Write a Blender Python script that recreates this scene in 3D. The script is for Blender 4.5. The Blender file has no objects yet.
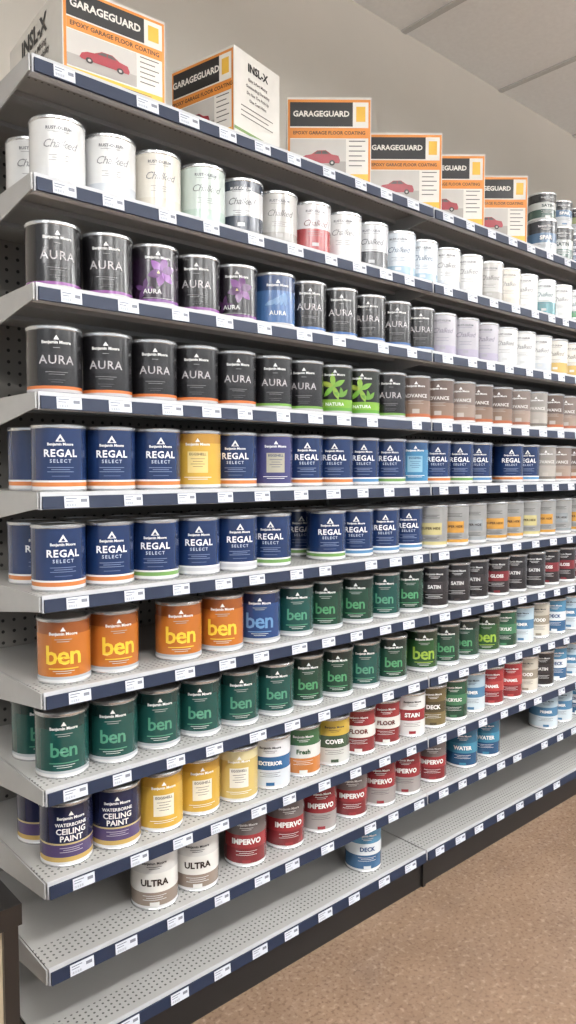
import bpy, math, random
from mathutils import Vector
random.seed(7)
scene = bpy.context.scene
try:
    scene.view_settings.view_transform = 'Standard'
except Exception:
    pass

# ------------------------------------------------------------------ materials
def lin(c):
    r = []
    for v in c[:3]:
        v = v / 255.0
        r.append(v / 12.92 if v <= 0.04045 else ((v + 0.055) / 1.055) ** 2.4)
    return (r[0], r[1], r[2], 1.0)

_m = {}
def label(col, rough=0.26, metal=0.0, name='printed_label', coat=0.45, var=0.06):
    key = (tuple(col), rough, metal, name)
    if key in _m:
        return _m[key]
    m = bpy.data.materials.new(name)
    m.use_nodes = True
    nt = m.node_tree
    b = nt.nodes['Principled BSDF']
    b.inputs['Roughness'].default_value = rough
    b.inputs['Metallic'].default_value = metal
    b.inputs['Coat Weight'].default_value = coat
    b.inputs['Coat Roughness'].default_value = 0.12
    tc = nt.nodes.new('ShaderNodeTexCoord')
    n = nt.nodes.new('ShaderNodeTexNoise')
    n.inputs['Scale'].default_value = 35
    nt.links.new(tc.outputs['Object'], n.inputs['Vector'])
    mx = nt.nodes.new('ShaderNodeMix'); mx.data_type = 'RGBA'
    if name == 'printed_label':
        l = .3 * col[0] + .59 * col[1] + .11 * col[2]
        k = .92 if l < 190 else .975
        col = tuple((l + (v - l) * .85) * k for v in col)
    c = lin(col)
    mx.inputs['A'].default_value = tuple(x * (1 - var) for x in c[:3]) + (1,)
    mx.inputs['B'].default_value = tuple(min(1, x * (1 + var)) for x in c[:3]) + (1,)
    nt.links.new(n.outputs['Fac'], mx.inputs['Factor'])
    nt.links.new(mx.outputs['Result'], b.inputs['Base Color'])
    _m[key] = m
    return m

TIN = label((204, 206, 208), 0.26, 0.85, 'tin_metal', 0.0)
WHITE = (238, 238, 236)

def node_mat(name):
    m = bpy.data.materials.new(name); m.use_nodes = True
    return m, m.node_tree, m.node_tree.nodes['Principled BSDF']

def math_node(nt, op, a, b=None, c=None):
    n = nt.nodes.new('ShaderNodeMath'); n.operation = op
    for i, v in enumerate((a, b, c)):
        if v is None: continue
        if isinstance(v, (int, float)): n.inputs[i].default_value = v
        else: nt.links.new(v, n.inputs[i])
    return n.outputs[0]

def perforated(name, col, hole, axes, pitch, rad, ymax=None, rough=0.5, metal=0.0):
    """painted sheet metal with a regular grid of punched holes"""
    m, nt, b = node_mat(name)
    tc = nt.nodes.new('ShaderNodeTexCoord')
    sp = nt.nodes.new('ShaderNodeSeparateXYZ')
    nt.links.new(tc.outputs['Object'], sp.inputs[0])
    d = []
    for ax in axes:
        f = math_node(nt, 'FRACT', math_node(nt, 'DIVIDE', sp.outputs[ax], pitch))
        f = math_node(nt, 'SUBTRACT', f, 0.5)
        d.append(math_node(nt, 'MULTIPLY', f, f))
    dist = math_node(nt, 'SQRT', math_node(nt, 'ADD', d[0], d[1]))
    msk = math_node(nt, 'LESS_THAN', dist, rad)
    if ymax is not None:
        msk = math_node(nt, 'MULTIPLY', msk, math_node(nt, 'LESS_THAN', sp.outputs['Y'], ymax))
        msk = math_node(nt, 'MULTIPLY', msk, math_node(nt, 'GREATER_THAN', sp.outputs['Y'], 1.285))
    n = nt.nodes.new('ShaderNodeTexNoise'); n.inputs['Scale'].default_value = 6
    n.inputs['Detail'].default_value = 6
    nt.links.new(tc.outputs['Object'], n.inputs['Vector'])
    mx0 = nt.nodes.new('ShaderNodeMix'); mx0.data_type = 'RGBA'
    c = lin(col)
    mx0.inputs['A'].default_value = tuple(x * .86 for x in c[:3]) + (1,)
    mx0.inputs['B'].default_value = tuple(x * 1.08 for x in c[:3]) + (1,)
    nt.links.new(n.outputs['Fac'], mx0.inputs['Factor'])
    mx = nt.nodes.new('ShaderNodeMix'); mx.data_type = 'RGBA'
    nt.links.new(msk, mx.inputs['Factor'])
    nt.links.new(mx0.outputs['Result'], mx.inputs['A'])
    mx.inputs['B'].default_value = lin(hole)
    nt.links.new(mx.outputs['Result'], b.inputs['Base Color'])
    b.inputs['Roughness'].default_value = rough
    b.inputs['Metallic'].default_value = metal
    return m

DECK = perforated('shelf_deck_metal', (168, 167, 164), (76, 74, 72), ('X', 'Y'), 0.0125, 0.20, 1.345, 0.40)
PEG = perforated('pegboard_panel', (132, 128, 122), (28, 26, 24), ('X', 'Z'), 0.0254, 0.15)
BRACKET = label((168, 168, 167), 0.4, 0.1, 'painted_steel', 0.0)
LIP = label((190, 191, 193), 0.5, 0.0, 'shelf_lip_steel', 0.0)
NAVY = label((20, 33, 58), 0.6, 0, 'navy_price_rail', 0.0)
TAG = label((208, 213, 221), 0.6, 0, 'price_tag_paper', 0.0)
TAGINK = label((120, 124, 134), 0.6, 0, 'price_tag_ink', 0.0)
KICK = label((12, 12, 13), 0.35, 0, 'black_kick_plate', 0.1)
BLACKP = label((16, 14, 14), 0.3, 0, 'black_lacquer', 0.3)
TAN = label((176, 160, 136), 0.6, 0, 'tan_panel', 0)

# ------------------------------------------------------------------ mesh helper
class MB:
    def __init__(self):
        self.v = []; self.f = []; self.mi = []; self.mats = []
    def m(self, mat):
        if mat not in self.mats: self.mats.append(mat)
        return self.mats.index(mat)
    def face(self, pts, mat):
        i = len(self.v); self.v += [tuple(p) for p in pts]
        self.f.append(list(range(i, i + len(pts)))); self.mi.append(self.m(mat))
    def mesh(self, verts, faces, mat):
        i = len(self.v); self.v += [tuple(p) for p in verts]
        k = self.m(mat)
        for f in faces:
            self.f.append([i + a for a in f]); self.mi.append(k)
    def box(self, x0, x1, y0, y1, z0, z1, mat):
        vs = [(x, y, z) for z in (z0, z1) for y in (y0, y1) for x in (x0, x1)]
        self.mesh(vs, [(0, 2, 3, 1), (4, 5, 7, 6), (0, 1, 5, 4), (2, 6, 7, 3), (0, 4, 6, 2), (1, 3, 7, 5)], mat)
    def prism_x(self, x0, x1, prof, mat):
        n = len(prof)
        vs = [(x0, y, z) for y, z in prof] + [(x1, y, z) for y, z in prof]
        fs = [tuple(range(n)), tuple(range(2 * n - 1, n - 1, -1))]
        for i in range(n):
            j = (i + 1) % n
            fs.append((j, i, n + i, n + j))
        self.mesh(vs, fs, mat)
    def build(self, name, sharp=None):
        me = bpy.data.meshes.new(name)
        me.from_pydata(self.v, [], self.f)
        for mt in self.mats: me.materials.append(mt)
        me.polygons.foreach_set('material_index', self.mi)
        if sharp:
            me.polygons.foreach_set('use_smooth', [True] * len(me.polygons))
            me.update()
            me.set_sharp_from_angle(angle=math.radians(sharp))
        me.update()
        return me

def obj(name, me, parent=None, loc=(0, 0, 0), rot=0.0):
    o = bpy.data.objects.new(name, me)
    scene.collection.objects.link(o)
    o.location = loc; o.rotation_euler = (0, 0, rot)
    if parent: o.parent = parent
    return o

_tc = {}
def text_mesh(s, size, bold=0.0, spacing=1.0, shear=0.0):
    key = (s, size, bold, spacing, shear)
    if key in _tc: return _tc[key]
    cu = bpy.data.curves.new('t', 'FONT')
    cu.body = s; cu.size = size; cu.align_x = 'CENTER'; cu.align_y = 'CENTER'
    cu.offset = bold * size; cu.resolution_u = 2; cu.space_character = spacing; cu.shear = shear
    o = bpy.data.objects.new('t', cu); scene.collection.objects.link(o)
    bpy.context.view_layer.update()
    dg = bpy.context.evaluated_depsgraph_get()
    me = bpy.data.meshes.new_from_object(o.evaluated_get(dg))
    vs = [(v.co.x, v.co.y) for v in me.vertices]
    fs = [tuple(p.vertices) for p in me.polygons]
    bpy.data.objects.remove(o); bpy.data.curves.remove(cu); bpy.data.meshes.remove(me)
    _tc[key] = (vs, fs)
    return _tc[key]

# ------------------------------------------------------------------ paint cans
class Can(MB):
    def __init__(self, R=0.0502, H=0.125, seg=40):
        super().__init__(); self.R = R; self.H = H; self.seg = seg
    def rev(self, prof, mats):
        n = self.seg; base = len(self.v)
        for r, z in prof:
            for i in range(n):
                a = 2 * math.pi * i / n
                self.v.append((r * math.sin(a), -r * math.cos(a), z))
        for k in range(len(prof) - 1):
            mi = self.m(mats[k])
            for i in range(n):
                j = (i + 1) % n
                self.f.append([base + k * n + i, base + k * n + j, base + (k + 1) * n + j, base + (k + 1) * n + i])
                self.mi.append(mi)
    def shell(self, bands):
        """bands: [(z_top_fraction, colour)] from bottom to top"""
        R, H = self.R, self.H
        prof = [(0.0005, .003), (R - .004, .003), (R - .002, 0), (R + .0008, .0008), (R + .0008, .0035), (R, .0045)]
        mats = [TIN] * 5
        z0, z1 = .0045, H - .0075
        for fr, c in bands:
            prof.append((R, z0 + (z1 - z0) * fr)); mats.append(c if not isinstance(c, tuple) else label(c))
        prof += [(R + .001, H - .006), (R + .0012, H - .002), (R, H), (R - .002, H), (R - .004, H - .0015), (R - .0045, H - .006),
                 (R - .0095, H - .006), (R - .0105, H - .002), (R - .012, H - .0018), (R - .013, H - .0035), (.0005, H - .0035)]
        mats += [TIN] * 11
        self.rev(prof, mats)
    def wrap(self, x, z, off=.0004):
        a = x / self.R; r = self.R + off
        return (r * math.sin(a), -r * math.cos(a), z)
    def rect(self, x0, x1, z0, z1, col, off=.0004):
        n = max(2, int((x1 - x0) / .006))
        m = label(col)
        vs = []; fs = []
        for i in range(n + 1):
            x = x0 + (x1 - x0) * i / n
            vs += [self.wrap(x, z0, off), self.wrap(x, z1, off)]
        for i in range(n): fs.append((2 * i, 2 * i + 2, 2 * i + 3, 2 * i + 1))
        self.mesh(vs, fs, m)
    def tri(self, x, z, w, h, col, off=.0007):
        self.mesh([self.wrap(x - w / 2, z, off), self.wrap(x + w / 2, z, off), self.wrap(x, z + h, off)], [(0, 1, 2)], label(col))
    def text(self, s, size, x, z, col, bold=.02, sp=1.0, off=.0010, shear=0.0):
        vs, fs = text_mesh(s, size, bold, sp, shear)
        self.mesh([self.wrap(x + a, z + b, off) for a, b in vs], fs, label(col))
    def petal(self, x, z, L, w, ang, col, off=.0006):
        n = 8; vs = []; fs = []
        for i in range(n + 1):
            t = i / n; hw = w * math.sin(math.pi * min(.98, t * .9 + .07)) / 2
            for sgn in (-1, 1):
                px = t * L * math.cos(ang) - sgn * hw * math.sin(ang)
                pz = t * L * math.sin(ang) + sgn * hw * math.cos(ang)
                zz = min(self.H - .012, max(.014, z + pz))
                vs.append(self.wrap(x + px, zz, off))
        for i in range(n): fs.append((2 * i, 2 * i + 2, 2 * i + 3, 2 * i + 1))
        self.mesh(vs, fs, label(col))
    def lines(self, x0, x1, z, n, col, gap=.004, th=.0011):
        for i in range(n):
            sh = .15 * (x1 - x0) * (i % 2)
            self.rect(x0 + sh, x1 - sh, z - gap * i - th, z - gap * i, col, .0008)
    def logo(self, z, col=WHITE):
        self.tri(0, z, .010, .008, col); self.text('Benjamin Moore', .0078, 0, z - .005, col, .03)

def T_aura(band):
    c = Can(); k = (24, 23, 26)
    c.shell([(.05, (190, 188, 190)), (.10, band), (1, k)])
    c.logo(.099); c.lines(-.006, .006, .085, 1, (150, 150, 150))
    c.rect(-.028, .028, .047, .076, (42, 40, 44), .0005)
    c.text('AURA', .0222, 0, .062, (190, 184, 186), .008, 1.12)
    c.lines(-.020, .020, .041, 2, (130, 128, 130)); c.lines(-.015, .015, .027, 2, (90, 88, 90))
    return c.build('aura', 30)
def T_flower(bg, pc, leaf=None):
    c = Can(); c.shell([(.05, (190, 188, 190)), (.10, pc), (.80, bg), (1, (24, 20, 28))])
    for j in range(6):
        c.petal(.008, .070, .030, .017, j * math.pi / 3 + .3, tuple(min(255, int(v * (.8 + .16 * (j % 3)))) for v in pc))
    for j in range(4):
        c.petal(-.028, .035, .022, .010, j * 1.4, tuple(int(v * .7) for v in pc), .0005)
    c.tri(0, .066, .006, .006, (210, 190, 120), .0012)
    c.logo(.102); c.text('AURA', .013, -.012, .030, WHITE, .01, 1.1)
    c.lines(-.03, .03, .018, 1, (160, 160, 160))
    return c.build('flower', 30)
def T_leaf():
    c = Can(); c.shell([(.05, (190, 188, 190)), (.12, (90, 160, 40)), (.30, (120, 175, 40)), (1, (22, 30, 18))])
    for j in range(5):
        c.petal(-.004, .070, .034, .013, .5 + j * 1.15, (118 + 18 * (j % 3), 176 + 8 * (j % 2), 50))
    for j in range(3):
        c.petal(.02, .045, .024, .010, .9 + j * .9, (96, 150, 40), .0005)
    c.logo(.104); c.text('NATURA', .011, 0, .026, WHITE, .02, 1.1)
    return c.build('leaf', 30)
def T_blueaura():
    c = Can(); c.shell([(.06, (190, 188, 190)), (.7, (60, 104, 164)), (1, (34, 62, 112))])
    for j in range(5): c.petal(-.03 + .012 * j, .05, .03, .010, .4 + .3 * j, (104, 146, 196))
    c.logo(.10); c.text('AURA', .014, 0, .032, WHITE, .01, 1.1); return c.build('blueaura', 30)
def T_regal(band):
    c = Can(); n = (19, 46, 98)
    c.shell([(.05, (214, 214, 214)), (.12, band), (.15, (226, 226, 226)), (1, n)])
    c.tri(0, .093, .017, .014, WHITE); c.tri(0, .0945, .008, .006, n, .0012)
    c.text('Benjamin Moore', .0070, 0, .088, WHITE, .03)
    c.text('REGAL', .0190, 0, .071, (240, 242, 246), .025, 1.12)
    c.text('SELECT', .0090, 0, .057, (180, 194, 218), .02, 1.4)
    c.lines(-.024, .024, .046, 3, (120, 140, 180)); c.lines(-.016, .016, .030, 1, (90, 110, 156))
    return c.build('regal', 30)
def T_panel(base, panel, txt='', top=None, tcol=(40, 60, 110)):
    c = Can(); c.shell([(.05, (214, 214, 214)), (.82, base), (1, top or base)])
    c.rect(-.022, .022, .035, .080, panel); c.logo(.1)
    c.text('EGGSHELL', .0078, 0, .074, tcol, .02); c.lines(-.015, .015, .065, 4, tcol, .0055, .0010)
    if txt: c.text(txt, .013, 0, .048, tcol, .02)
    c.lines(-.03, .03, .026, 2, (235, 235, 235)); return c.build('panel', 30)
def T_ben(base, tcol, dark, size=.038, band=(176, 184, 188), txt='ben', zt=.054):
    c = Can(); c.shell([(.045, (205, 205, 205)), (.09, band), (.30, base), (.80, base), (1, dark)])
    c.logo(.101)
    c.text(txt, size, 0, zt, tcol, .018, .92)
    c.rect(-.028, .028, .029, .031, tcol, .0006)
    c.lines(-.020, .020, .026, 2, (190, 200, 196)); c.lines(-.016, .016, .086, 2, (170, 180, 176))
    return c.build('ben', 30)
def T_advance(a=(104, 86, 78), b=(140, 112, 94), band=(186, 94, 50)):
    c = Can(); c.shell([(.05, (214, 214, 214)), (.13, band), (.45, b), (1, a)])
    c.logo(.1); c.text('ADVANCE', .0140, 0, .068, (225, 220, 214), .02, 1.05)
    c.lines(-.022, .022, .056, 3, (180, 168, 160)); c.rect(-.010, .010, .020, .032, (190, 178, 168))
    return c.build('advance', 30)
def T_silver(lbl):
    c = Can(); c.shell([(.06, (200, 200, 200)), (.14, lbl), (1, label((150, 150, 148), .35, .35, 'silver_label'))])
    c.rect(-.032, .032, .040, .074, lbl); c.text('SUPER HIDE', .0100, 0, .058, (60, 40, 30), .02)
    c.lines(-.024, .024, .097, 3, (60, 60, 66)); c.lines(-.024, .024, .034, 3, (90, 90, 96))
    return c.build('silver', 30)
def T_chalk(low, body=(220, 221, 220), txt=(140, 142, 148), top=None, lim=.24):
    c = Can(); c.shell([(.04, (214, 214, 214)), (lim, low), (.82, body), (1, top or body)])
    c.text('RUST-OLEUM', .0076, 0, .101, (110, 112, 118) if top is None else (220, 220, 220), .03, 1.05)
    g = tuple(int(v * .5 + 75) for v in txt)
    c.rect(-.020, .020, .0945, .0953, g, .0006)
    c.text('Chalked', .0205, 0, .073, g, 0, .90, .001, .38)
    c.lines(-.018, .018, .054, 3, g, .0045, .0009)
    c.rect(-.008, .008, .020, .028, tuple(int(v * .94) for v in body), .0005); return c.build('chalk', 30)
def T_ceiling():
    c = Can(); c.shell([(.05, (214, 214, 214)), (.13, (202, 164, 80)), (.34, (84, 68, 116)), (.37, (200, 180, 120)), (1, (30, 37, 76))])
    c.logo(.1)
    c.text('WATERBORNE', .0090, 0, .082, WHITE, .02)
    c.text('CEILING', .0155, 0, .069, WHITE, .02); c.text('PAINT', .0155, 0, .055, WHITE, .02)
    c.lines(-.022, .022, .038, 3, (190, 184, 200)); return c.build('ceilingcan', 30)
def T_band(top, band, low, word, wcol=WHITE, size=.017, frac=(.38, .66)):
    c = Can(); c.shell([(.05, (214, 214, 214)), (frac[0], low), (frac[1], band), (1, top)])
    zc = .0045 + .113 * (frac[0] + frac[1]) / 2
    lc = (60, 60, 66) if sum(top) > 420 else (225, 225, 225)
    l2 = (60, 60, 66) if sum(low) > 420 else (225, 225, 225)
    c.text('Benjamin Moore', .0078, 0, .101, lc, .03); c.lines(-.016, .016, .094, 2, lc)
    if word: c.text(word, size, 0, zc, wcol, .04)
    c.lines(-.025, .025, .0045 + .113 * frac[0] - .006, 3, l2, .0045, .0009); c.rect(-.010, .010, .010, .018, band)
    return c.build('band', 30)

TEAL = (18, 76, 70)
types = dict(
 Ap=T_aura((142, 70, 150)), Ao=T_aura((222, 110, 40)), Ag=T_aura((110, 165, 60)), Ab=T_aura((60, 104, 170)),
 Fp=T_flower((42, 22, 48), (136, 78, 156)), Fd=T_flower((30, 24, 34), (116, 60, 128)), L=T_leaf(), B=T_blueaura(),
 Ro=T_regal((220, 120, 50)), Rg=T_regal((110, 160, 76)), Rb=T_regal((80, 140, 190)), Rw=T_regal((190, 190, 196)),
 Y=T_panel((216, 166, 46), (226, 196, 116), '', (190, 134, 34), (90, 80, 70)),
 U=T_panel((64, 64, 120), (176, 170, 150)), LB=T_panel((56, 130, 176), (130, 186, 214), '', (40, 80, 130)),
 V=T_advance(), V2=T_advance((128, 112, 104), (158, 136, 122), (164, 90, 62)), V3=T_advance((150, 144, 138), (176, 168, 158), (120, 110, 100)),
 S=T_silver((210, 146, 46)), S2=T_silver((206, 192, 126)), S3=T_silver((150, 156, 160)),
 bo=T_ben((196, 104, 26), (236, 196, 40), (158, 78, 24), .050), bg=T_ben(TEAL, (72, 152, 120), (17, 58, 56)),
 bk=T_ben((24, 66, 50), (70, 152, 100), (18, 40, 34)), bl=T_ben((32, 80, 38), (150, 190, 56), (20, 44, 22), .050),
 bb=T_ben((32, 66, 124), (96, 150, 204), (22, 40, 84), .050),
 K=T_band((36, 34, 38), (50, 46, 50), (32, 30, 34), 'SATIN', (210, 210, 210), .014), KR=T_band((40, 32, 34), (130, 36, 44), (46, 34, 38), 'GLOSS', WHITE, .014),
 MR=T_band((104, 30, 40), (124, 38, 46), (98, 28, 36), 'GLOSS', WHITE, .014),
 W=T_chalk((218, 219, 220)), W2=T_chalk((196, 202, 210)), I=T_chalk((212, 203, 186), (218, 212, 198)), M=T_chalk((176, 200, 188), (194, 209, 201), (120, 130, 126)),
 D=T_chalk((46, 56, 76), (208, 210, 212), (60, 60, 66), (56, 64, 80), .34), G=T_chalk((160, 156, 150), (184, 181, 176), (90, 88, 86)),
 R=T_chalk((176, 54, 58), (206, 204, 206), (140, 66, 66), None, .50), C=T_chalk((56, 58, 64), (190, 192, 196), (60, 60, 66), None, .40),
 T=T_chalk((70, 140, 150), (214, 222, 222), (60, 110, 120), None, .40),
 Q=T_chalk((160, 192, 216), (208, 218, 226), (70, 100, 150)), P=T_chalk((176, 168, 190), (182, 179, 188), (110, 100, 130)),
 O=T_chalk((214, 176, 90), (226, 222, 212), (120, 110, 90), None, .34), N=T_chalk((70, 146, 90), (218, 224, 222), (50, 110, 140), None, .40),
 CP=T_ceiling(), YP=T_panel((216, 166, 46), (232, 224, 200), '', (204, 148, 36), (80, 80, 90)),
 YW=T_panel((214, 184, 98), (230, 226, 212), '', (218, 204, 150), (80, 80, 90)),
 w1=T_band((220, 222, 226), (40, 100, 156), (204, 212, 220), 'EXTERIOR', WHITE, .0125), w2=T_band((56, 110, 66), (216, 216, 210), (206, 120, 50), 'Fresh', (40, 90, 50), .016),
 w3=T_band((206, 168, 50), (60, 84, 60), (196, 196, 190), 'COVER', WHITE, .015), w4=T_band((156, 44, 48), (218, 216, 210), (140, 42, 46), 'FLOOR', (110, 34, 34), .016),
 w5=T_band((220, 220, 218), (164, 40, 48), (214, 214, 212), 'STAIN', WHITE, .016), w6=T_band((104, 88, 52), (80, 70, 44), (120, 102, 60), 'DECK', WHITE, .016),
 w7=T_band((32, 86, 60), (60, 124, 84), (28, 74, 52), 'ACRYLIC', WHITE, .013), w8=T_band((170, 42, 48), (190, 60, 60), (144, 32, 40), 'ENAMEL', WHITE, .013),
 w9=T_band((70, 136, 176), (216, 224, 228), (50, 100, 146), 'DECK', (30, 70, 130), .016), w0=T_band((170, 196, 212), (74, 130, 172), (196, 210, 218), 'PRIMER', WHITE, .013),
 g1=T_band((190, 182, 166), (150, 140, 122), (206, 200, 186), 'WOOD', WHITE, .015),
 UL=T_band((206, 205, 202), (222, 220, 214), (150, 132, 118), 'ULTRA', (56, 42, 38), .0190, (.30, .66)),
 IM=T_band((136, 34, 42), (156, 40, 48), (160, 152, 150), 'IMPERVO', WHITE, .0175, (.42, .74)),
 IN=T_band((112, 102, 102), (164, 42, 48), (134, 36, 42), 'IMPERVO', WHITE, .0175, (.36, .64)),
 BL=T_band((36, 104, 140), (50, 134, 168), (30, 80, 124), 'WATER', WHITE, .016),
)

# ------------------------------------------------------------------ world frame
CH = 1.1925                       # camera height
EDGE = 1.27                       # front edge of shelves (y)
BACK = 1.67                       # back panel (y)
XS = [0.541, 1.660, 2.780, 3.900] # section boundaries
SH = [CH + d for d in (.7126, .513, .326, .137, -.041, -.226, -.402, -.581, -.755, -.918, -1.084)]

unit = bpy.data.objects.new('gondola_shelving_unit', None); scene.collection.objects.link(unit)
mb = MB()
mb.box(XS[0], XS[-1], BACK, BACK + .012, .02, SH[0] + .02, PEG)
obj('pegboard_back', mb.build('pegboard_back'), unit)
mb = MB()
for x in XS:
    mb.box(x - .012, x + .012, BACK + .012, BACK + .038, 0, SH[0] + .02, BRACKET)
    mb.box(x - .010, x + .010, BACK - .003, BACK, .12, SH[0] + .02, BRACKET)
obj('uprights', mb.build('uprights'), unit)
decks = MB(); rails = MB(); tags = MB(); br = MB()
for si, z in enumerate(SH):
    base = si == len(SH) - 1
    for a, b in zip(XS[:-1], XS[1:]):
        x0, x1 = a + .0025, b - .0025
        decks.box(x0, x1, EDGE + .003, BACK - .004, z - .004, z, DECK)
        rails.box(x0, x1, EDGE, EDGE + .003, z - .030, z + .0015, LIP)          # front lip
        rails.box(x0, x1, EDGE + .003, EDGE + .018, z - .030, z - .028, LIP)     # return
        rails.prism_x(x0 + .003, x1 - .003, [(EDGE - .0005, z - .006), (EDGE - .0005, z - .029), (EDGE - .006, z - .029), (EDGE - .004, z - .006)], NAVY)
        for yy in (1.40, 1.54):
            decks.box(x0, x1, yy, yy + .03, z - .014, z - .0045, BRACKET)
        x = x0 + .03 + random.random() * .02
        while x < x1 - .06:
            w = random.choice((.040, .044, .048)); zt = z - .0065; zb = z - .0275
            y_t, y_b = EDGE - .0052, EDGE - .0070
            tags.face([(x, y_b, zb), (x + w, y_b, zb), (x + w, y_t, zt), (x, y_t, zt)], TAG)
            def P(u, v): return (x + u * w, y_b + (y_t - y_b) * v - .0004, zb + (zt - zb) * v)
            def q(u0, u1, v0, v1): tags.face([P(u0, v0), P(u1, v0), P(u1, v1), P(u0, v1)], TAGINK)
            q(.06, .50, .76, .84); q(.06, .38, .54, .61); q(.66, .92, .48, .76)
            for j in range(9): q(.06 + j * .05, .07 + j * .05 + .012 * (j % 2), .14, .36)
            x += .106 + random.uniform(-.014, .016)
            if random.random() < .06: x += .06
    if not base:
        for x in XS:
            xs = (x - .0025, x + .0005) if x == XS[0] else (x - .0022, x + .0022)
            br.prism_x(xs[0], xs[1], [(EDGE + .002, z + .0005), (EDGE + .002, z - .028), (EDGE + .05, z - .034), (BACK - .004, z - .082), (BACK - .004, z + .0005)], BRACKET)
obj('shelf_decks', decks.build('shelf_decks'), unit)
obj('price_rails', rails.build('price_rails'), unit)
obj('price_tags', tags.build('price_tags'), unit)
obj('shelf_brackets', br.build('shelf_brackets'), unit)
mb = MB()
zb = SH[-1]
mb.box(XS[0], XS[-1], EDGE + .012, EDGE + .03, 0, zb - .031, KICK)
mb.box(XS[0], XS[0] + .015, EDGE + .03, BACK, 0, zb - .005, KICK)
mb.box(XS[-1] - .015, XS[-1], EDGE + .03, BACK, 0, zb - .005, KICK)
for x in XS[1:-1]:
    mb.box(x - .006, x + .006, EDGE + .006, EDGE + .012, 0, zb - .031, KICK)
obj('kick_base', mb.build('kick_base'), unit)

# ------------------------------------------------------------------ rows of cans
YC = 1.342
def run(x0, dx, names): return [(x0 + i * dx, n) for i, n in enumerate(names.split())]
rows = [
 (1, run(.621, .1080, 'W W2 I M D G R W C Q Q W2 W G I W T W N Q R W O N Q W R W N Q W'), 2),
 (2, run(.610, .1076, 'Ap Ap Fp Ap Fd B Ab Ab Ab Ab Ab P P P W W W2 O O I O W O W O O O W O W'), 0),
 (3, run(.606, .1066, 'Ao Ao Ao Ao Ao Ag Ag L L Ag V V V2 V V V2 V3 V V2 V V3 V2 V V V V V V V V'), 0),
 (4, run(.614, .1053, 'Ro Ro Ro Y Ro U Ro Ro Rb Rg LB Ro Rg Rb') + run(2.16, .106, 'Ro Rb V3 V2 V V3 V V V V V V V V V'), 1),
 (5, run(.609, .1057, 'Ro Ro Rg Rw Rw Rg') + run(1.325, .1066, 'Rg Rb Rb Rb S2 S S3 S S S2 S S3 S S S S2 S S S S S S'), 3),
 (6, [(.618, 'bo'), (.725, 'bo'), (.876, 'bo'), (.991, 'bo')] + run(1.102, .1101, 'bb bg bk bk bg bk K K K KR K K KR KR MR MR g1 w9 w9 K K KR KR MR'), 0),
 (7, run(.611, .1069, 'bg bg bg bg bg bg bk bk bg bk') + run(1.715, .108, 'bl bk bk bl w7 w0 g1 w9 w0 w0 w9 g1 w0 w9 w0 w0 w9 w0'), 1),
 (8, run(.617, .1040, 'CP CP YP YP YW w1 w2 w3 w4 w4 w5 w6 w7 w0 w8 w8 g1 K w9 w0 w8 w9 w8 w6 w9 w0 w0 w9'), 1),
 (9, [(.812, 'UL'), (.918, 'UL'), (1.063, 'IN'), (1.185, 'IN'), (1.303, 'IM'), (1.420, 'IN'), (1.530, 'IM'), (1.640, 'IM'), (1.765, 'IN'), (1.922, 'BL'), (2.053, 'BL'), (2.43, 'w0'), (2.54, 'w0'), (2.66, 'w9'), (2.93, 'w0'), (3.04, 'w0')], 0),
 (10, [(1.475, 'w9')], 0),
]
for si, cans, second in rows:
    row = bpy.data.objects.new('row_of_paint_cans', None); scene.collection.objects.link(row)
    row.location = (0, 0, SH[si])
    n = 0
    for k, (x, t) in enumerate(cans):
        x += random.uniform(-.0008, .0008)
        if x > XS[-1] - .06: continue
        y = YC + random.uniform(-.003, .006)
        n += 1
        full = -math.atan2(x, y)
        obj('can_%d' % n, types[t], row, (x, y, 0.0002), full * .80 + random.uniform(-.12, .12))
        if second and (second != 2 or k < 1):
            n += 1
            obj('can_%d' % n, types[t], row, (x + random.uniform(-.001, .001), y + .112 + random.uniform(0, .004), 0.0002), full * .5 + random.uniform(-.3, .3))
    if second == 3:      # the gap in the front rank shows the cans behind
        n += 1
        obj('can_%d' % n, types['Rg'], row, (1.23, YC + .125, 0.0002), -.5)

# mixed cans on the far end of the top shelf: quarts in front, gallons behind
def gallon(top, band, low):
    c = Can(.082, .19, 48); c.shell([(.04, (200, 200, 200)), (.35, low), (.7, band), (.9, top), (1, (30, 30, 32))])
    c.text('Exterior', .026, 0, .10, WHITE, .02); c.lines(-.04, .04, .06, 4, WHITE, .008, .002)
    c.text('Benjamin Moore', .014, 0, .15, WHITE, .03)
    for s in (-1, 1):
        n = 10
        vs = [(s * (.082 + .002), .012 * math.cos(a), .15 + .012 * math.sin(a)) for a in [2 * math.pi * i / n for i in range(n)]]
        c.mesh(vs, [tuple(range(n))], TIN)
    pts = []
    for i in range(17):
        a = math.pi * i / 16
        pts.append(Vector((-.086 * math.cos(a), -.078 * math.sin(a) , .15 - .085 * math.sin(a))))
    vs = []; fs = []
    for p in pts:
        for j in range(4):
            b = math.pi / 2 * j
            vs.append((p.x * (1 + .012 * math.cos(b)), p.y * 1.08 - .004, p.z + .0015 * math.sin(b)))
    for i in range(16):
        for j in range(4):
            fs.append((4 * i + j, 4 * i + (j + 1) % 4, 4 * i + 4 + (j + 1) % 4, 4 * i + 4 + j))
    c.mesh(vs, fs, TIN)
    return c.build('gallon', 30)
gl = [gallon((44, 60, 80), (60, 90, 120), (170, 180, 190)), gallon((60, 60, 64), (90, 110, 90), (160, 170, 180))]
row = bpy.data.objects.new('row_of_mixed_paint_cans', None); scene.collection.objects.link(row); row.location = (0, 0, SH[0])
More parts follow.
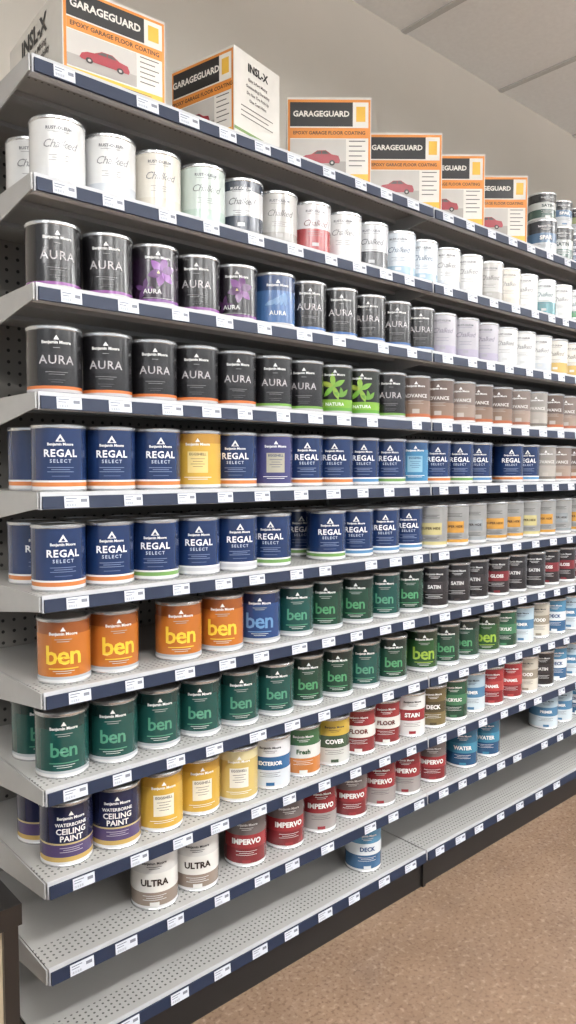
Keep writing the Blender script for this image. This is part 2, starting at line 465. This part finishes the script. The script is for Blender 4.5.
tq = [T_band((40, 46, 56), (70, 110, 150), (196, 202, 208), 'SPAR', WHITE, .018), T_band((40, 42, 44), (196, 200, 196), (60, 90, 80), 'SATIN', (40, 60, 60), .017),
      T_band((50, 60, 80), (200, 206, 214), (70, 100, 150), 'CLEAR', (40, 60, 110), .017), T_band((36, 36, 40), (150, 160, 90), (190, 196, 200), 'OIL', WHITE, .02)]
n = 0
for i in range(13):
    n += 1
    obj('can_%d' % n, tq[i % 4], row, (2.355 + .112 * i, 1.345, .0002), -.75)
    if i % 6 < 5:
        n += 1
        o = obj('can_%d' % n, tq[(i * 3 + 1) % 4], row, (2.355 + .112 * i + .004, 1.348, .1254), -.6); o.scale = (.92, .92, .72)
for i in range(7):
    n += 1
    obj('can_%d' % n, gl[i % 2], row, (2.44 + .174 * i, 1.50, .0002), -.75)

# ------------------------------------------------------------------ cartons on top
CARD = label((216, 213, 206), .6, 0, 'white_card', 0); OR = label((218, 136, 52), .5, 0, 'orange_print', .1)
YE = label((230, 182, 66), .5, 0, 'yellow_print', .1); BK = label((26, 24, 24), .5, 0, 'black_print', .1)
RED = label((150, 34, 48), .35, 0, 'red_print', .1); PHO = label((196, 192, 186), .5, 0, 'photo_grey', .1)
INK = label((86, 82, 80), .6, 0, 'ink_print', 0); FLR = label((164, 158, 152), .5, 0, 'photo_floor', .1); WH = label((232, 228, 220), .5, 0, 'white_print', 0)
GRN = label((120, 146, 90), .5, 0, 'green_print', 0)
def carton(w=.215, h=.235, d=.135):
    m = MB()
    m.box(-w / 2, w / 2, 0, d, 0, h, CARD)
    def face_fn(kind):
        if kind == 'front': return (lambda u, v, o: (-w / 2 + u * w, -o, v * h)), w
        if kind == 'left':  return (lambda u, v, o: (-w / 2 - o, d - u * d, v * h)), d
        if kind == 'right': return (lambda u, v, o: (w / 2 + o, u * d, v * h)), d
        return (lambda u, v, o: (w / 2 - u * w, d + o, v * h)), w
    for kind in ('front', 'back'):
        F, W = face_fn(kind)
        def q(u0, u1, v0, v1, mat, o): m.face([F(u0, v0, o), F(u1, v0, o), F(u1, v1, o), F(u0, v1, o)], mat)
        def t(s, size, u, v, mat, bold=.02, sp=1.0, o=.0016):
            vs, fs = text_mesh(s, size, bold, sp)
            m.mesh([F(u + a / W, v + b / h, o) for a, b in vs], fs, mat)
        q(.01, .99, .04, .975, OR, .0004)
        q(.035, .965, .075, .945, WH, .0008)
        q(.035, .78, .69, .945, BK, .0012); t('GARAGEGUARD', .0195, .405, .82, WH, .03)
        q(.78, .965, .69, .945, WH, .0012); q(.82, .93, .74, .90, YE, .0014)
        q(.035, .965, .565, .675, OR, .0013); t('EPOXY GARAGE FLOOR COATING', .0118, .5, .62, BK, .02)
        q(.035, .70, .20, .555, PHO, .0012); q(.035, .70, .20, .32, FLR, .0013)
        for j in range(6): q(.735, .93 - .04 * (j % 2), .53 - j * .052, .540 - j * .052, INK, .0013)
        q(.035, .965, .075, .185, YE, .0012); t('2-PART EPOXY KIT', .009, .30, .13, INK)
        q(.55, .92, .12, .13, INK, .0014); q(.55, .85, .145, .153, INK, .0014)
        cu = [(.0, .015), (.02, .06), (.07, .085), (.14, .095), (.21, .135), (.31, .138), (.38, .095), (.46, .08), (.48, .03), (.47, .0), (.02, .0)]
        bx, bz = .15, .30
        m.face([F(bx + u, bz + v, .0017) for u, v in cu], RED)
        m.face([F(bx + u, bz + v, .0020) for u, v in [(.165, .097), (.213, .127), (.255, .129), (.255, .097)]], INK)
        m.face([F(bx + u, bz + v, .0020) for u, v in [(.265, .097), (.265, .129), (.308, .130), (.350, .097)]], INK)
        for cx in (.09, .385):
            m.face([F(bx + cx + .034 * math.cos(2 * math.pi * i / 14), bz + .004 + .030 * math.sin(2 * math.pi * i / 14), .0022) for i in range(14)], BK)
            m.face([F(bx + cx + .016 * math.cos(2 * math.pi * i / 10), bz + .004 + .014 * math.sin(2 * math.pi * i / 10), .0025) for i in range(10)], PHO)
    for kind in ('left', 'right'):
        F, W = face_fn(kind)
        def q(u0, u1, v0, v1, mat, o): m.face([F(u0, v0, o), F(u1, v0, o), F(u1, v1, o), F(u0, v1, o)], mat)
        def t(s, size, u, v, mat, bold=.02, sp=1.0, o=.0010):
            vs, fs = text_mesh(s, size, bold, sp)
            m.mesh([F(u + a / W, v + b / h, o) for a, b in vs], fs, mat)
        k = 1.7 if W > .2 else .85
        t('INSL-X', .028 * k, .5, .80 if k > 1 else .86, BK, .04)
        for j, s in enumerate(('Easy 2-Part Mixing', 'Outstanding Durability', 'Do Not Tire Pick-Up', 'One Coat Hides')):
            t(s, .0108 * k, .5, .62 - .11 * j if k > 1 else .74 - .07 * j, INK, .02)
        if k < 1:
            for j in range(3): q(.14, .84 - .1 * (j % 2), .44 - j * .05, .45 - j * .05, INK, .0006)
            q(.0, 1.0, .17, .20, GRN, .0006)
        q(.1, .45, .04, .13, INK, .0006); q(.55, .9, .04, .13, OR, .0006)
    m.box(-w / 2, w / 2, d / 2 - .001, d / 2 + .001, h, h + .0008, INK)
    m.box(-.1 * w, .1 * w, 0.004, d - .004, h + .0001, h + .0006, TAN)
    return m.build('carton')
cm = carton()
zt = SH[0] + .0006
def put(me, xr, yr, rot, w):
    """place a carton by its front-right bottom corner"""
    r = math.radians(rot)
    return obj('epoxy_coating_carton', me, None, (xr - w / 2 * math.cos(r), yr - w / 2 * math.sin(r), zt), r)
put(carton(.212, .182, .30), .838, 1.312, -4, .212)
put(carton(.19, .212, .165), 1.020, 1.322, -78, .19)
for xr in (1.452, 1.750, 1.962, 2.205):
    put(cm, xr, 1.31, -41, .215)

# ------------------------------------------------------------------ black display cabinet (lower left)
mb = MB()
X1, Y0, Y1c, X0c, HT = .283, .725, 1.13, -.42, .752
mb.box(X0c, X1, Y0, Y1c, HT - .022, HT, BLACKP)
for xa in (X0c + .004, X1 - .018):
    for ya in (Y0 + .003, Y1c - .02):
        mb.box(xa, xa + .015, ya, ya + .016, 0, HT - .022, BLACKP)
mb.box(X0c + .019, X1 - .018, Y0 + .008, Y0 + .014, .08, HT - .022, TAN)
mb.box(X0c + .019, X1 - .018, Y0 + .004, Y0 + .018, .03, .08, BLACKP)
mb.box(X1 - .012, X1 - .006, Y0 + .019, Y1c - .02, .05, HT - .022, BLACKP)
mb.box(X0c + .008, X0c + .014, Y0 + .019, Y1c - .02, .05, HT - .022, BLACKP)
mb.box(X0c + .019, X1 - .018, Y1c - .014, Y1c - .008, .05, HT - .022, BLACKP)
obj('black_display_cabinet', mb.build('black_display_cabinet'))

# ------------------------------------------------------------------ room
def noise_mat(name, c1, c2, scale, rough, c3=None, c4=None):
    m, nt, b = node_mat(name)
    tc = nt.nodes.new('ShaderNodeTexCoord')
    n = nt.nodes.new('ShaderNodeTexNoise'); n.inputs['Scale'].default_value = scale; n.inputs['Detail'].default_value = 10
    n.inputs['Roughness'].default_value = .62
    nt.links.new(tc.outputs['Object'], n.inputs['Vector'])
    r = nt.nodes.new('ShaderNodeValToRGB')
    r.color_ramp.elements[0].position = .30; r.color_ramp.elements[0].color = lin(c1)
    r.color_ramp.elements[1].position = .70; r.color_ramp.elements[1].color = lin(c2)
    nt.links.new(n.outputs['Fac'], r.inputs['Fac'])
    out = r.outputs['Color']
    for sc, cc, p0, p1, amt in ((110, c3, .50, .66, .6), (75, c4, .55, .70, .6)):
        if not cc: continue
        n2 = nt.nodes.new('ShaderNodeTexNoise'); n2.inputs['Scale'].default_value = sc; n2.inputs['Detail'].default_value = 4
        nt.links.new(tc.outputs['Object'], n2.inputs['Vector'])
        r2 = nt.nodes.new('ShaderNodeValToRGB')
        r2.color_ramp.elements[0].position = p0; r2.color_ramp.elements[0].color = (0, 0, 0, 1)
        r2.color_ramp.elements[1].position = p1; r2.color_ramp.elements[1].color = (amt, amt, amt, 1)
        nt.links.new(n2.outputs['Fac'], r2.inputs['Fac'])
        mx = nt.nodes.new('ShaderNodeMix'); mx.data_type = 'RGBA'
        nt.links.new(r2.outputs['Color'], mx.inputs['Factor']); nt.links.new(out, mx.inputs['A'])
        mx.inputs['B'].default_value = lin(cc); out = mx.outputs['Result']
    nt.links.new(out, b.inputs['Base Color'])
    b.inputs['Roughness'].default_value = rough
    return m
CEIL = 2.73
mb = MB(); mb.box(-3, 8, -4.5, 1.86, -.1, 0, noise_mat('stained_concrete', (120, 98, 80), (138, 114, 94), 5.0, .25, (94, 74, 60), (160, 138, 118)))
obj('floor', mb.build('floor'))
mb = MB(); mb.box(-3, 8, 1.74, 1.86, 0, CEIL, noise_mat('painted_wall', (202, 196, 185), (208, 202, 191), 2.0, .8))
obj('wall_back', mb.build('wall_back'))
mb = MB(); mb.box(-3, 8, -4.5, 1.74, CEIL, CEIL + .08, noise_mat('ceiling_tile', (236, 237, 236), (243, 244, 243), 60, .9))
obj('ceiling', mb.build('ceiling'))
GRID = label((196, 196, 194), .5, 0, 'ceiling_grid', 0)
mb = MB()
for i in range(-4, 13):
    mb.box(i * .61 + .25, i * .61 + .274, -4.5, 1.739, CEIL - .006, CEIL, GRID)
for j in range(5):
    y = 1.15 - 1.22 * j
    mb.box(-3, 8, y, y + .024, CEIL - .0065, CEIL - .0001, GRID)
obj('trim_1', mb.build('trim_1'))
mb = MB(); mb.box(-3, 8, 1.725, 1.74, 0, .1, KICK); obj('baseboard_back', mb.build('baseboard_back'))

# ------------------------------------------------------------------ lights
lm, nt, b = node_mat('lamp_diffuser')
b.inputs['Emission Color'].default_value = (1, .99, .98, 1); b.inputs['Emission Strength'].default_value = 3
for (x, y) in ((.2, -.35), (2.0, -.35), (3.8, -.35), (.2, -2.3), (2.0, -2.3), (3.8, -2.3), (-1.6, -.35), (5.6, -.35)):
    e = bpy.data.objects.new('unseen_strip_light', None); scene.collection.objects.link(e); e.location = (x, y, CEIL - .30)  # unseen overhead lights, hung on invented stems so the ceiling can be lit
    mb = MB(); mb.box(-.6, .6, -.10, .10, .006, .045, BRACKET)
    for sx in (-.45, .45): mb.box(sx - .004, sx + .004, -.004, .004, .045, .30, BRACKET)
    obj('housing', mb.build('housing'), e)
    mb = MB(); mb.box(-.58, .58, -.09, .09, .0, .006, lm); obj('diffuser', mb.build('diffuser'), e)
    l = bpy.data.lights.new('lamp', 'AREA'); l.shape = 'RECTANGLE'; l.size = 1.15; l.size_y = .18
    l.energy = 31; l.color = (1, .997, .99)
    obj('lamp', l, e, (0, 0, -.01))
    l = bpy.data.lights.new('ceiling_fill', 'AREA'); l.shape = 'RECTANGLE'; l.size = 1.15; l.size_y = .18  # added fill lamp facing up, only there to brighten the ceiling
    l.energy = 40; l.color = (1, .995, .985)
    o = obj('ceiling_fill', l, e, (0, 0, .055)); o.rotation_euler = (math.pi, 0, 0)
w = bpy.data.worlds.new('world'); scene.world = w; w.use_nodes = True
w.node_tree.nodes['Background'].inputs[0].default_value = (.92, .96, 1, 1)
w.node_tree.nodes['Background'].inputs[1].default_value = .75

# ------------------------------------------------------------------ camera
cd = bpy.data.cameras.new('camera'); cam = bpy.data.objects.new('camera', cd); scene.collection.objects.link(cam)
cd.sensor_fit = 'VERTICAL'; cd.sensor_height = 36; cd.lens = 36 * 740 / 1024; cd.clip_start = .02
cam.location = (0, 0, CH); cam.rotation_euler = (math.radians(90 - 3.25), 0, math.radians(-41.7))
scene.camera = cam
